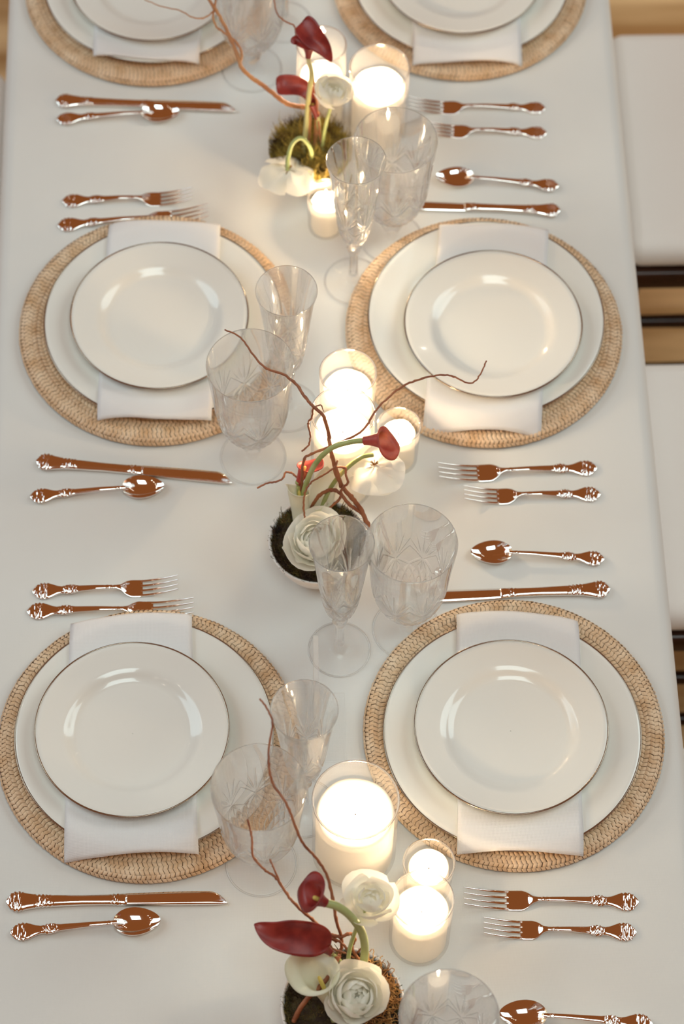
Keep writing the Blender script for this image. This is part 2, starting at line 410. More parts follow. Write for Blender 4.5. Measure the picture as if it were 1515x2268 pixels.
def make_napkin(center, P4, lab):
    """P4: four corners (top left, top right, bottom left, bottom right) in plan"""
    tl, tr, bl, br = [np.array(p) for p in P4]; ex = {'u': .0060, 'm': .0075, 'l': .0040}[lab.split('of the ')[1][0]]; bl = bl-np.array([0, ex]); br = br-np.array([0, ex]); nu, nv = 26, 70; c0 = (tl+tr+bl+br)/4
    t = thing('napkin', (c0[0], c0[1], .012), lab, 'napkin', 'folded white napkins between the plates')
    sd = rng.uniform(0, 9)
    for lay, (name, dz, ins) in enumerate((('folded_layer', .0031, 0), ('folded_layer', .0015, .0016), ('folded_layer', .0047, -.0004))):
        P = np.zeros((nu, nv, 3))
        for i in range(nu):
            for j in range(nv):
                u, v = i/(nu-1), j/(nv-1)
                q = (tl*(1-u)+tr*u)*(1-v)+(bl*(1-u)+br*u)*v
                d = q-c0; q = c0+d*(1-ins/.07*(.9 if abs(u-.5) > .49 else 1)*.35)
                q[0] += .0008*math.sin(v*9+sd)*(u-.5)*2; q[1] += .0010*math.sin(u*7+sd)
                r = math.hypot(q[0]-center[0], q[1]-center[1])
                ed = min(u, 1-u)*2; en = min(v, 1-v)
                z = under(r)+dz+.0004*math.sin(u*8+v*5+sd)*(1 if r > .1 else 0)-.0012*math.exp(-ed*16)*(lay == 2)-.0010*math.exp(-en*60)*(lay == 2)
                P[i, j] = (q[0]-c0[0], q[1]-c0[1], z-.012)
        b = MB(); b.grid(P[:, ::-1]); o = b.build(name, M['napkin'], t)
        so = o.modifiers.new('thickness', 'SOLIDIFY'); so.thickness = .0011; so.offset = -1
    return t
# name, charger centre, dinner, salad, napkin corners, label words
SET = [
 ('upper left', (-.2218, .7906), (-.2215, .788), (-.2220, .7775), [(-.286, .935), (-.152, .930), (-.296, .666), (-.162, .652)]),
 ('upper right', (.1736, .7923), (.1740, .789), (.1735, .7824), [(.116, .935), (.250, .932), (.106, .650), (.245, .649)]),
 ('middle left', (-.2122, .2557), (-.2060, .2557), (-.2092, .2539), [(-.271, .404), (-.137, .398), (-.281, .126), (-.149, .121)]),
 ('middle right', (.1758, .2452), (.1779, .2520), (.1846, .2344), [(.128, .389), (.261, .382), (.096, .108), (.234, .099)]),
 ('lower left', (-.2192, -.2920), (-.2230, -.2890), (-.2355, -.2892), [(-.307, -.144), (-.171, -.139), (-.307, -.429), (-.164, -.426)]),
 ('lower right', (.1803, -.2879), (.1771, -.2963), (.1752, -.2951), [(.123, -.143), (.260, -.152), (.111, -.432), (.244, -.436)])]
for i, (pl, c, d, s, P4) in enumerate(SET):
    ds = [('charger_plate', chg, (c[0], c[1], .0), 'woven rattan charger under the %s place setting' % pl, 'woven rattan chargers'),
          ('dinner_plate', dp, (d[0], d[1], ZC), 'large cream plate beneath the napkin of the %s place setting' % pl, 'large silver-rimmed dinner plates'),
          ('salad_plate', sp, (s[0], s[1], ZC+.0045+.0062), 'small silver-rimmed plate on top of the %s place setting' % pl, 'small silver-rimmed plates on the napkins')]
    for n_, src, loc, lab, grp in ds:
        o = src if i == 0 else copy_tree(src); o.location = loc; o['label'] = lab; o['group'] = grp
        o.rotation_euler = (0, 0, i*1.1)
    make_napkin(d, P4, 'folded white napkin between the plates of the %s place setting' % pl)

# ------------------------------------------------------------ cutlery
def orn(s, y, zones):   # relief height of the scrolled ornament
    h = 0
    for (a, b, amp) in zones:
        if a < s < b:
            e = min(1, (s-a)/.003, (b-s)/.003)
            h += e*amp*(math.sin(s*2100+math.cos(y*1500)*1.7)*math.cos(y*1300+math.sin(s*900)*2)+.5*math.sin(s*3900+y*1700))
    return h
def loft(st, n=14, zones=(), m=110, s0=None, s1=None, center=None):
    """st rows: (s, half width, centre z, half thickness)"""
    st = np.array(st, float); S = np.linspace(st[0, 0], st[-1, 0], m)
    def sm(x):
        return np.interp(S, st[:, 0], x)
    def soft(a):
        k = np.array([1, 2, 3, 2, 1])/9.; b = np.convolve(np.pad(a, 2, 'edge'), k, 'valid'); b[0] = a[0]; b[-1] = a[-1]; return b
    W, Z, T = soft(soft(sm(st[:, 1]))), soft(soft(sm(st[:, 2]))), soft(sm(st[:, 3]))
    P = np.zeros((m, n*2, 3))
    for i in range(m):
        for j in range(n*2):
            a = 2*math.pi*j/(n*2); ca, sa = math.cos(a), math.sin(a)
            wv = W[i]*(1+sum(.07*math.sin(S[i]*1500) for (p, q, r_) in zones if p < S[i] < q))
            y = wv*math.copysign(abs(ca)**.8, ca); z = T[i]*math.copysign(abs(sa)**.9, sa)
            if sa > .05: z += orn(S[i], y, zones)*min(1, sa*2)
            P[i, j] = (S[i], y, Z[i]+z)
    b = MB(); b.grid(P[:, ::-1], cv=True); b.fan(P[0]); b.fan(P[-1], True); return b
ZN = [(.001, .019, .0010), (.033, .051, .0011)]
def handle_st(L, sc=1.0, th=.0017):
    k = sc
    return [(0, .0015, .0045, .0010), (.003, .0065*k, .0045, th*.9), (.008, .0102*k, .0047, th), (.014, .0106*k, .005, th*1.1), (.020, .0095*k, .0055, th*1.2), (.028, .0060*k, .006, th*1.3),
            (.034, .0046*k, .0065, th*1.25), (.041, .0064*k, .0072, th*1.2), (.047, .0056*k, .0078, th*1.1), (.053, .0040*k, .0085, th), (L*.75, .0029*k, .0105, th*.85), (L, .0024*k, .0100, th*.8)]
def make_fork(L, name, grp):
    t = thing(name, (0, 0, 0), '', 'fork', grp); hl = L*.575
    h = loft(handle_st(hl), 12, ZN+[(hl-.013, hl-.002, .0004)], 150); h.build('handle', M['silver'], t)
    wd = .0118 if L > .18 else .0112; e = L*.745
    hd = loft([(hl-.002, .0024, .0100, .0014), (hl+.005, .0040, .0085, .0013), (hl+.010, .0088, .0062, .0011), (hl+.016, wd, .0046, .0010), (e-.004, wd, .0042, .0010), (e+.001, wd*.985, .0044, .0010)], 12, (), 50)
    hd.build('fork_head', M['silver'], t)
    for q in range(4):
        y0 = (q-1.5)*wd*.55; pts = []; rad = []
        for k in range(15):
            u = k/14; s = e-.001+(L-e)*u; pts.append((s, y0*(1-.04*u), .0044+.0125*u**1.6)); rad.append(.00165*(1-.55*u**1.5))
        b = MB(); b.tube(pts, rad, 8); b.build('tine', M['silver'], t)
    return t
def make_spoon(L, grp):
    t = thing('spoon', (0, 0, 0), '', 'spoon', grp); bl = .050; hl = L-bl+.004
    loft(handle_st(hl, .95), 12, ZN+[(hl-.013, hl-.003, .0005)], 150).build('handle', M['silver'], t)
    nr, nt_ = 14, 48; P = np.zeros((nr, nt_, 3)); Q = P.copy()
    for i in range(nr):
        rho = max(.001, (i/(nr-1)))
        for j in range(nt_):
            a = 2*math.pi*j/nt_; x = rho*math.cos(a); y = rho*math.sin(a)
            X = L-bl/2+x*bl/2; Y = y*.0158*(1-.16*x-.06*x*x)
            rim = .0088+.0012*(-x)
            z = rim-.0072*(1-rho**2)**.85
            P[i, j] = (X, Y, z+.0003); Q[i, j] = (X, Y*1.01, z-.0009)
    b = MB(); b.grid(P, cv=True); b.grid(Q[:, ::-1], cv=True); b.grid(np.array([P[-1], Q[-1]]), cv=True)
    b.build('bowl', M['silver'], t); return t
def make_knife(L, grp):
    t = thing('knife', (0, 0, 0), '', 'knife', grp); hl = .128
    st = [(0, .0020, .0040, .0018), (.003, .0075, .0042, .0028), (.008, .0112, .0045, .0032), (.014, .0115, .0046, .0034), (.022, .0095, .0047, .0036), (.034, .0075, .0048, .0038),
          (.050, .0068, .0048, .0038), (.080, .0058, .0048, .0038), (.112, .0060, .0047, .0036), (.120, .0068, .0045, .0036), (.126, .0068, .0045, .0030), (.128, .0060, .0045, .0020)]
    loft(st, 14, [(.001, .018, .0010), (.030, .050, .0008), (.109, .121, .0008)], 190).build('handle', M['silver'], t)
    st = []; n = 40
    b = MB(); P = []
    for k in range(n):
        u = k/(n-1); s = hl-.002+(L-hl+.002)*u
        up = .0072+.0012*math.sin(u*2.6); lo = -.0070-.0012*u
        if u > .80: v = (u-.80)/.20; up = up*(1-v**2.2)+lo*.75*v**2.2; lo = lo*(1-.25*v**3)
        c, hwd = (up+lo)/2, (up-lo)/2
        ring = [(s, c+hwd*ca, .0042+th*sa) for ca, sa, th in ((1, 0, .0008), (.95, 1, .0008), (.3, 1, .0009), (-.55, 1, .0008), (-1, 0, .0001), (-.55, -1, .0008), (.3, -1, .0009), (.95, -1, .0008))]
        P.append(ring)
    b.grid(np.array(P), cv=True); b.fan(P[0], True); b.fan(P[-1])
    b.build('blade', M['silver'], t); return t
G = {'dinner_fork': 'larger ornate silver forks', 'salad_fork': 'smaller ornate silver forks', 'spoon': 'ornate silver teaspoons', 'knife': 'ornate silver dinner knives'}
proto = {'dinner_fork': (make_fork(.187, 'dinner_fork', G['dinner_fork']), .187), 'salad_fork': (make_fork(.166, 'salad_fork', G['salad_fork']), .166),
         'spoon': (make_spoon(.160, G['spoon']), .160), 'knife': (make_knife(.235, G['knife']), .235)}
CUT = [ # kind, handle end px, tip px, label
 ('knife', (124, 222), (524, 238), 'ornate silver knife below the upper left plates'),
 ('spoon', (126, 264), (397, 246), 'ornate silver spoon below the upper left plates'),
 ('dinner_fork', (1208, 237), (904, 222), 'ornate silver fork closest to the upper right plates, left tines behind the candle'),
 ('salad_fork', (1211, 292), (934, 274), 'smaller ornate fork below the upper right plates, tines behind the goblet rim'),
 ('salad_fork', (138, 443), (428, 424), 'small ornate fork further above the middle left charger'),
 ('dinner_fork', (128, 497), (463, 462), 'ornate fork lying against the far edge of the middle left charger'),
 ('spoon', (1237, 412), (966, 388), 'ornate spoon above the middle right plates'),
 ('knife', (1241, 466), (856, 450), 'ornate knife above the middle right charger, blade end behind the glasses'),
 ('knife', (80, 1021), (516, 1060), 'ornate silver knife below the middle left plates'),
 ('spoon', (67, 1100), (363, 1074), 'ornate silver spoon below the middle left plates'),
 ('dinner_fork', (1322, 1034), (969, 1038), 'larger ornate fork just below the middle right charger'),
 ('salad_fork', (1330, 1092), (1026, 1087), 'smaller ornate fork second below the middle right charger'),
 ('salad_fork', (72, 1308), (396, 1287), 'small ornate fork further above the lower left charger'),
 ('dinner_fork', (60, 1352), (431, 1338), 'ornate fork lying against the far edge of the lower left charger'),
 ('spoon', (1338, 1238), (1043, 1220), 'ornate spoon above the lower right plates'),
 ('knife', (1351, 1304), (905, 1322), 'ornate knife touching the far edge of the lower right charger, blade under the goblet'),
 ('knife', (14, 1997), (505, 1988), 'ornate silver knife below the lower left plates'),
 ('spoon', (23, 2066), (355, 2036), 'ornate silver spoon below the lower left plates'),
 ('dinner_fork', (1415, 1996), (1026, 1982), 'larger ornate fork just below the lower right charger'),
 ('salad_fork', (1410, 2063), (1069, 2047), 'smaller ornate fork second below the lower right charger'),
 ('spoon', (1445, 2268), (1106, 2243), 'ornate spoon cut off by the bottom right edge of the photo')]
seen = set()
for kind, a, b, lab in CUT:
    src, L = proto[kind]; o = src if kind not in seen else copy_tree(src); seen.add(kind)
    A = at(*a, .0045); B = at(*b, {'dinner_fork': .016, 'salad_fork': .016, 'spoon': .008, 'knife': .0045}[kind])
    d = B-A; s = max(.92, min(1.08, math.hypot(d.x, d.y)/L))
    ly = .0 ; o.location = (A.x, A.y, 0); o.rotation_euler = (0, 0, math.atan2(d.y, d.x)); o.scale = (s, s, s); o['label'] = lab
    if kind == 'knife' and d.x < 0: o.scale = (s, s, s)
for o in list(bpy.data.objects):      # lift cutlery so that the lowest point rests on the cloth
    if o.get('category') in ('fork', 'spoon', 'knife'): o.location.z = {'fork': -.0028, 'spoon': -.0005, 'knife': -.0008}[o['category']]+0.0003

# ------------------------------------------------------------ cut crystal glasses
def crystal_bowl(prof_o, prof_i, nf, zc, ray, n=384, lower=None):
    """prof_o from joint to rim; grooves: fans of cuts rising from points at height zc"""
    zs = [];
    po = np.array(prof_o); seg = np.concatenate([[0], np.cumsum(np.hypot(np.diff(po[:, 0]), np.diff(po[:, 1])))])
    m = int(seg[-1]/.0011); S = np.linspace(0, seg[-1], m)
    r = np.interp(S, seg, po[:, 0]); z = np.interp(S, seg, po[:, 1])
    for _ in range(6): r[1:-1] = (r[:-2]+2*r[1:-1]+r[2:])/4; z[1:-1] = (z[:-2]+2*z[1:-1]+z[2:])/4
    th = np.linspace(0, 2*np.pi, n, endpoint=False); TH, RR = np.meshgrid(th, r); _, ZZ = np.meshgrid(th, z)
    per = 2*np.pi/nf; A = (TH+per/2) % per-per/2; X = A*RR; Y = ZZ-zc; dep = np.zeros_like(X)
    def cut(x0, y0, x1, y1, wdt, d):
        nonlocal dep
        dx, dy = x1-x0, y1-y0; L2 = dx*dx+dy*dy; t = np.clip(((X-x0)*dx+(Y-y0)*dy)/L2, 0, 1)
        q = np.hypot(X-x0-t*dx, Y-y0-t*dy); wv = wdt*(1-.75*t); dep = np.maximum(dep, d*(1-.5*t)*np.clip(1-q/wv, 0, 1))
    for k in range(-3, 4):
        a = k*R(13); ln = ray*(1-.09*abs(k)); cut(0, 0, math.sin(a)*ln, math.cos(a)*ln, .0017, .0014)
    for k in range(-2, 3):
        a = k*R(24); ln = ray*.55; cut(0, 0, math.sin(a)*ln, -math.cos(a)*ln, .0017, .0014)
    # diamond field low on the bowl
    X2 = (TH+per) % per-per/2; X2 = X2*RR; lowm = smoothstep(ZZ, zc-.004, zc-.020)*(1-0)
    lowm = 1-smoothstep(ZZ, zc-.024, zc-.010)
    dm = np.abs(np.sin(TH*nf*1.5+ZZ*170))*np.abs(np.sin(TH*nf*1.5-ZZ*170)); dep = np.maximum(dep, .0010*lowm*(1-dm)**3)
    e = smoothstep(S, 0, .004); RR = RR-dep*e[:, None]
    b = MB(); b.grid(np.stack([RR*np.cos(TH), RR*np.sin(TH), ZZ], -1)[:, ::-1], cv=True)
    n2 = 128; rim = []
    ro, zo = r[-1], z[-1]; ri, zi = prof_i[-1]
    pr = [(ro, zo)]+[((ro+ri)/2+(ro-ri)/2*math.cos(a), zo+(ro-ri)/2*math.sin(a)) for a in np.linspace(.3, math.pi-.3, 5)]+[(q[0], q[1]) for q in prof_i[::-1]]
    t2 = th; P = np.array([np.stack([q[0]*np.cos(t2), q[0]*np.sin(t2), 0*t2+q[1]], -1) for q in pr]); P2 = P[:, ::2]
    # rim ring keeps full count so that it meets the outer wall
    b.grid(P[:2, ::-1], cv=True); b.grid(P[1:, ::-1], cv=True); return b
def smooth_prof(p, m=5):
    return [(max(1e-4, q[0]), q[1]) for q in spline([(a, b_, 0) for a, b_ in p], m)]
def foot_rim(t, r):
    b = MB(); b.lathe([(r+.0012*math.cos(a), .0016+.0012*math.sin(a)) for a in np.linspace(0, 2*np.pi, 11)], 96)
    tag(b.build('foot_rim', M['crystal_rim'], t), 'rounded bright edge of the foot')
def make_goblet(grp):
    t = thing('goblet', (0, 0, 0), '', 'glass', grp)
    po = smooth_prof([(.0085, .046), (.0160, .050), (.0275, .060), (.0360, .078), (.0410, .100), (.0430, .125), (.0450, .150), (.0475, .175), (.0490, .193)])
    pi = smooth_prof([(.0001, .054), (.0130, .056), (.0240, .064), (.0325, .080), (.0380, .101), (.0405, .125), (.0428, .150), (.0458, .175), (.0478, .193)])
    crystal_bowl(po, pi, 8, .098, .050).build('bowl', M['crystal'], t)
    st = []
    for (r, z) in [(.0075, .0075), (.0068, .014), (.0085, .020), (.0125, .027), (.0128, .033), (.0090, .040), (.0085, .046)]: st.append((r, z))
    tt = np.linspace(0, 2*np.pi, 49)[:-1]; P = []
    for r, z in smooth_prof(st, 3):
        k = 1-.10*np.abs(np.sin(tt*3))*(math.exp(-((z-.030)/.010)**2)); P.append(np.stack([r*k*np.cos(tt), r*k*np.sin(tt), 0*tt+z], -1))
    MB().grid(np.array(P)[:, ::-1], cv=True).build('stem', M['crystal'], t)
    MB().lathe([(.0075, .0075), (.0100, .0060), (.0180, .0048), (.0280, .0038), (.0360, .0033), (.0380, .0026), (.0384, .0016), (.0375, .0006), (.030, .0003), (.018, .0008), (.0005, .0012)], 96).build('foot', M['crystal_foot'], t)
    foot_rim(t, .0374); return t
def make_flute(grp):
    t = thing('champagne_flute', (0, 0, 0), '', 'glass', grp)
    po = smooth_prof([(.0065, .078), (.0110, .082), (.0170, .096), (.0212, .120), (.0245, .150), (.0275, .180), (.0310, .210), (.0345, .228)])
    pi = smooth_prof([(.0001, .087), (.0080, .089), (.0142, .099), (.0190, .122), (.0225, .150), (.0257, .180), (.0295, .210), (.0333, .228)])
    crystal_bowl(po, pi, 6, .125, .052, 300).build('bowl', M['crystal'], t)
    tt = np.linspace(0, 2*np.pi, 37)[:-1]; P = []
    for r, z in smooth_prof([(.0090, .0070), (.0058, .016), (.0050, .035), (.0052, .055), (.0085, .064), (.0090, .069), (.0062, .074), (.0065, .078)], 4):
        k = 1-.08*np.abs(np.sin(tt*3)); P.append(np.stack([r*k*np.cos(tt), r*k*np.sin(tt), 0*tt+z], -1))
    MB().grid(np.array(P)[:, ::-1], cv=True).build('stem', M['crystal'], t)
    MB().lathe([(.0090, .0070), (.0120, .0055), (.0200, .0042), (.0280, .0034), (.0330, .0030), (.0348, .0024), (.0351, .0015), (.0343, .0006), (.028, .0003), (.018, .0008), (.0005, .0012)], 96).build('foot', M['crystal_foot'], t)
    foot_rim(t, .0341); return t
GG, FG = 'cut crystal goblets', 'cut crystal flutes'
gob, flu = make_goblet(GG), make_flute(FG)
GL = [(gob, (.0700, .385), 0, 'cut crystal goblet at the upper right with its foot behind the middle right charger'),
      (gob, (-.1005, .0765), .2, 'cut crystal goblet overlapping the right edge of the middle left plates'),
      (gob, (.0655, -.1555), .35, 'cut crystal goblet standing above the lower right charger'),
      (gob, (-.0980, -.4355), .1, 'cut crystal goblet overlapping the lower left charger'),
      (gob, (-.0965, .654), .3, 'cut crystal goblet by the upper left charger, rim outside the photo'),
      (gob, (995, 2252), .3, 'cut crystal goblet at the bottom edge, only its rim arc showing'),
      (flu, (790, 354), 0, 'cut crystal flute beside the small votive near the top'),
      (flu, (633, 646), .3, 'cut crystal flute behind the goblet of the middle left setting'),
      (flu, (762, 1202), .1, 'cut crystal flute in front of the middle flower bowl'),
      (flu, (674, 1572), .4, 'cut crystal flute behind the goblet of the lower left setting'),
      (flu, (-.0540, .7300), .2, 'cut crystal flute near the top edge behind the willow twig')]
first = set(); PL_ = []
for src, (x, y), rz, lab in GL:
    if x > 10: q_ = at(x, y, .193 if src is gob else .2371); x, y = q_.x, q_.y
    o = src if src.name not in first else copy_tree(src); first.add(src.name)
    o.location = (x, y, 0.0); o.rotation_euler = (0, 0, rz); o['label'] = lab; o['group'] = GG if src is gob else FG
    if src is flu: o.scale = (1, 1, 1.04)
    PL_.append((o, src is gob))

for a, ga in PL_:            # glasses that stand together do not touch
    for b, gb in PL_:
        if ga and not gb:
            d = Vector((b.location.x-a.location.x, b.location.y-a.location.y)); need = .0795
            if .05 < d.length < need: q = d.normalized()*(need-d.length)/2; b.location.x += q.x; b.location.y += q.y; a.location.x -= q.x; a.location.y -= q.y
# ------------------------------------------------------------ candles
def candle(rim_px, r, h, zw, lab, kind='pillar', power=1.0, seed=0):
    """rim_px: pixel at the centre of the glass rim (height h); zw: height of the wax top"""
    p = at(*rim_px, h); x, y = p.x, p.y
    votive = kind == 'votive'
    g = thing('glass_candle_holder', (x, y, 0), 'clear glass cylinder around the '+lab, 'candle holder', 'glass cylinders around the candles')
    rb = r*.93 if votive else r
    pr = [(.0005, .0012), (rb*.8, .0012), (rb*.97, .0018), (rb, .005), (rb+(r-rb)*.5, h*.5), (r, h-.001)]
    MB().lathe(pr, 72).build('cylinder_wall', M['candleglass'], g)
    b = MB(); b.lathe([(r-.0004+.0011*math.cos(a), h-.001+.0011*math.sin(a)) for a in np.linspace(0, 2*np.pi, 9)], 72)
    tag(b.build('rim', M['crystal'], g), 'rounded glass rim')
    cr = rb-.0035
    t = thing('votive_candle' if votive else 'pillar_candle', (x, y, .0030), 'lit '+lab, 'candle', 'lit white candles in glass')
    n = 64; th = np.linspace(0, 2*np.pi, n, endpoint=False); P = []
    for q, (rr, z) in enumerate([(.001, .0), (cr*.96, 0), (cr, .002), (cr, zw*.5), (cr, zw-.004), (cr*.985, zw-.0012), (cr*.95, zw), (cr*.88, zw-.0012), (cr*.6, zw-.0028), (cr*.25, zw-.0036), (.0006, zw-.0038)]):
        wob = .0007*np.sin(th*5+seed)*(z > zw-.005)*(rr > cr*.7)+.0005*np.sin(th*3+seed*2)*(z > zw-.005)*(rr > cr*.7)
        P.append(np.stack([rr*np.cos(th), rr*np.sin(th), 0*th+z+wob], -1))
    MB().grid(np.array(P)[:, ::-1], cv=True).build('wax_body', M['wax'], t)
    zt = zw-.0038
    MB().tube([(0, 0, zt-.002), (.0004, 0, zt+.004), (.0012, .0003, zt+.0075)], [.0008, .0008, .0006], 6).build('wick', M['wick'], t)
    fl = [(.0002, zt+.005), (.0022, zt+.0075), (.0034, zt+.0115), (.0030, zt+.017), (.0016, zt+.0235), (.0001, zt+.029)]
    MB().lathe(smooth_prof(fl, 3), 16).build('flame', M['flame'], t)
    bulb('candle_glow', (x, y, .003+zt+.017), power*1.0, .004, (1, .71, .43))
CA = [((712, 98), .0300, .150, .088, 'white pillar candle topmost, behind the red calla', 'pillar', .5),
      ((841, 148), .0363, .125, .085, 'white pillar candle beside the upper right charger', 'pillar', .62),
      ((722, 428), .0228, .068, .048, 'small white votive candle below the topmost flower bowl', 'votive', .42),
      ((771, 824), .0322, .118, .080, 'white pillar candle furthest back of the middle group', 'pillar', .72),
      ((760, 914), .0355, .155, .115, 'white pillar candle in front within the middle group', 'pillar', .70),
      ((884, 941), .0247, .075, .055, 'small white votive candle behind the bright red calla', 'votive', .36),
      ((788, 1770), .0447, .135, .098, 'widest white pillar candle beside the lower right charger', 'pillar', .44),
      ((950.5, 1909), .0270, .064, .048, 'small white votive candle touching the lower right charger', 'votive', .26),
      ((936, 1991), .0320, .108, .075, 'white candle in the bottom group in front of the votive', 'pillar', .42)]
for i, c in enumerate(CA): candle(*c, seed=i*1.7)

# ------------------------------------------------------------ acrylic stand
t = thing('acrylic_sign_stand', at(704, 1640, 0), 'faint clear acrylic stand seen edge-on between the lower place settings', 'stand')
o_ = Vector(t.location)
a0 = at(695, 1862, 0)-o_; a1 = at(768, 1690, 0)-o_
MB().box(-.028, a1.x, a1.y, a1.y+.085, .0002, .0032, .0012).build('base_plate', M['acrylic'], t)
MB().box(-.0045, .0010, a1.y+.010, a1.y+.078, .0032, .150, .0004).build('upright_panel', M['frosted'], t)

# ------------------------------------------------------------ flower arrangements
def frame(axis, ref):
    z = Vector(axis).normalized(); x = Vector(ref); x = (x-z*x.dot(z))
    if x.length < 1e-5: x = z.orthogonal()
    x.normalize(); y = z.cross(x); return Matrix((x, y, z)).transposed()
def ranunculus(center, r, axis, lab, n=30, flat=.72, grp='white ranunculus blooms', opened=1.0, stem=None, stem_r=.0022, seed=1, outer=95):
    """cupped petals in tightening layers; axis = the way the flower faces"""
    rs = np.random.default_rng(seed)
    t = thing('ranunculus', center, lab, 'flower', grp); F = frame(axis, (0, 1, .3))
    for i in range(n):
        q = i/(n-1)                                    # 0 outer .. 1 inner
        Rr = r*(1-.80*q**.85); pm = R(outer+ (168-outer)*q**.8)+rs.normal(0, .06); th0 = i*2.399+rs.normal(0, .15)
        be = R(62-10*q)*(1+.1*rs.normal()); m = 8; P = np.zeros((m+1, m+1, 3)); ph = rs.uniform(0, 6)
        for a in range(m+1):
            for b in range(m+1):
                v = a/m; u = b/m*2-1
                wd = math.sin(min(1, v*1.25+.05)*math.pi/2)**.8*(1-.35*max(0, v-.72)/.28*abs(u))
                phi = .05+(pm-.05)*v*(1-.10*u*u*v)
                rad = Rr*(1+(.30*opened*(1-q)**1.5)*v**3+.035*math.sin(u*4+ph)*v+.02*math.sin(v*7+u*3+ph))
                tt = th0+be*u*wd
                p = Vector((rad*math.sin(phi)*math.cos(tt), rad*math.sin(phi)*math.sin(tt), -rad*math.cos(phi)*flat*(1 if q < .6 else .95)))
                P[a, b] = F @ p
        o = MB().grid(P).build('petal', M['white_petal'], t)
    if stem:
        c = Vector(center); S = [Vector(p)-c for p in stem]
        MB().tube(spline([tuple(p) for p in S], 6), stem_r, 8).build('stem', M['stem'], t)
    return t
def open_bloom(center, r, axis, lab, n=9, seed=1, stem=None, cup=.5, grp='white ranunculus blooms', stamen=True):
    """flower seen from behind or side: broad overlapping outer petals"""
    rs = np.random.default_rng(seed)
    t = thing('ranunculus', center, lab, 'flower', grp); F = frame(axis, (0, 1, .3))
    for i in range(n):
        th0 = i*2*math.pi/n*1.0+(.35 if i % 2 else 0)+rs.normal(0, .1); be = R(52); m = 9; P = np.zeros((m+1, m+1, 3)); ph = rs.uniform(0, 6); L = r*(1+.10*rs.normal()); k = .92 if i % 2 else 1
        for a in range(m+1):
            for b in range(m+1):
                v = a/m; u = b/m*2-1
                rr = L*v*(1-.12*u*u*v)+.001; wd = math.sin(min(1, v*1.5+.12)*math.pi/2)
                tt = th0+be*u*wd*(1-.15*v)
                z = r*cup*v**2*k+.05*r*math.sin(u*5+ph)*v+.03*r*math.sin(v*8+ph)+.0006*i
                P[a, b] = F @ Vector((rr*math.cos(tt), rr*math.sin(tt), z-.15*r))
        o = MB().grid(P).build('petal', M['white_petal'], t)
    if stamen:
        b = MB()
        for k in range(16):
            a = rs.uniform(0, 6.28); d = F @ Vector((math.cos(a)*.5, math.sin(a)*.5, -.35)); p0 = F @ Vector((0, 0, -.15*r))
            b.tube([tuple(p0), tuple(p0+d*r*.28)], [.0006, .0003], 4)
        tag(b.build('sepals', M['moss_brown'], t), 'small brown tuft where the stem joins')
    if stem:
        c = Vector(center); S = [Vector(p)-c for p in stem]
        MB().tube(spline([tuple(p) for p in S], 6), .0026, 8).build('stem', M['stem'], t)
    return t
def calla(base, mouth, tip, r, lab, mat, flare=1.0, tipl=.6, stem=None, stem_r=.0030, stem_mat='stem', grp='calla lilies', open_=1.0, squash=1.0, spadix=True, r0=.0032):
    """spathe rolled from base to mouth, lip drawn out towards tip"""
    B, Mo = Vector(base), Vector(mouth); L = (Mo-B).length
    t = thing('calla_lily', base, lab, 'flower', grp); F = frame(Mo-B, Vector(tip)-Mo)
    m, n = 26, 56; P = np.zeros((m, n, 3))
    for a in range(m):
        v = a/(m-1)
        for b in range(n):
            u = b/(n-1)*2-1; th = u*math.pi*1.10
            c = math.cos(th*.91)
            side = .5*(1+c)                          # 1 at the tip side, 0 at the overlap
            ext = L*(1+tipl*max(0, c)**3*1.0-.12*(1-side))
            s = ext*v
            q = min(1.25, s/L)
            rad = r0+(r-r0)*(q**1.7)*(.62+.38*side*open_)
            rad *= (1-.06*abs(u))
            lip = max(0, v-.78)/.22; rad += r*.42*flare*lip**2*(.35+.65*side)
            zz = s-L*.10*flare*lip**2*(1-.3*side)
            if c > 0: rad *= (1-.25*lip*c**8)
            P[a, b] = F @ Vector((rad*math.cos(th*.91)*squash, rad*math.sin(th*.91), zz))
    o = MB().grid(P).build('spathe', M[mat], t)
    so = o.modifiers.new('thickness', 'SOLIDIFY'); so.thickness = .0008; so.offset = 0
    if spadix:
        MB().tube([tuple(F @ Vector((0, 0, L*q))) for q in (.25, .5, .75, .86, .9)], [.0012, .0024, .0024, .0018, .0005], 8).build('spadix', M['spadix'], t)
    if stem:
        S = [Vector(p)-B for p in stem]+[Vector((0, 0, 0)), (Mo-B)*.12]
        k = (len(S)-1)*6+1; MB().tube(spline([tuple(p) for p in S], 6), [stem_r]*(k-6)+[max(stem_r, r0*1.02)]*6, 10).build('stem', M[stem_mat], t)
    return t
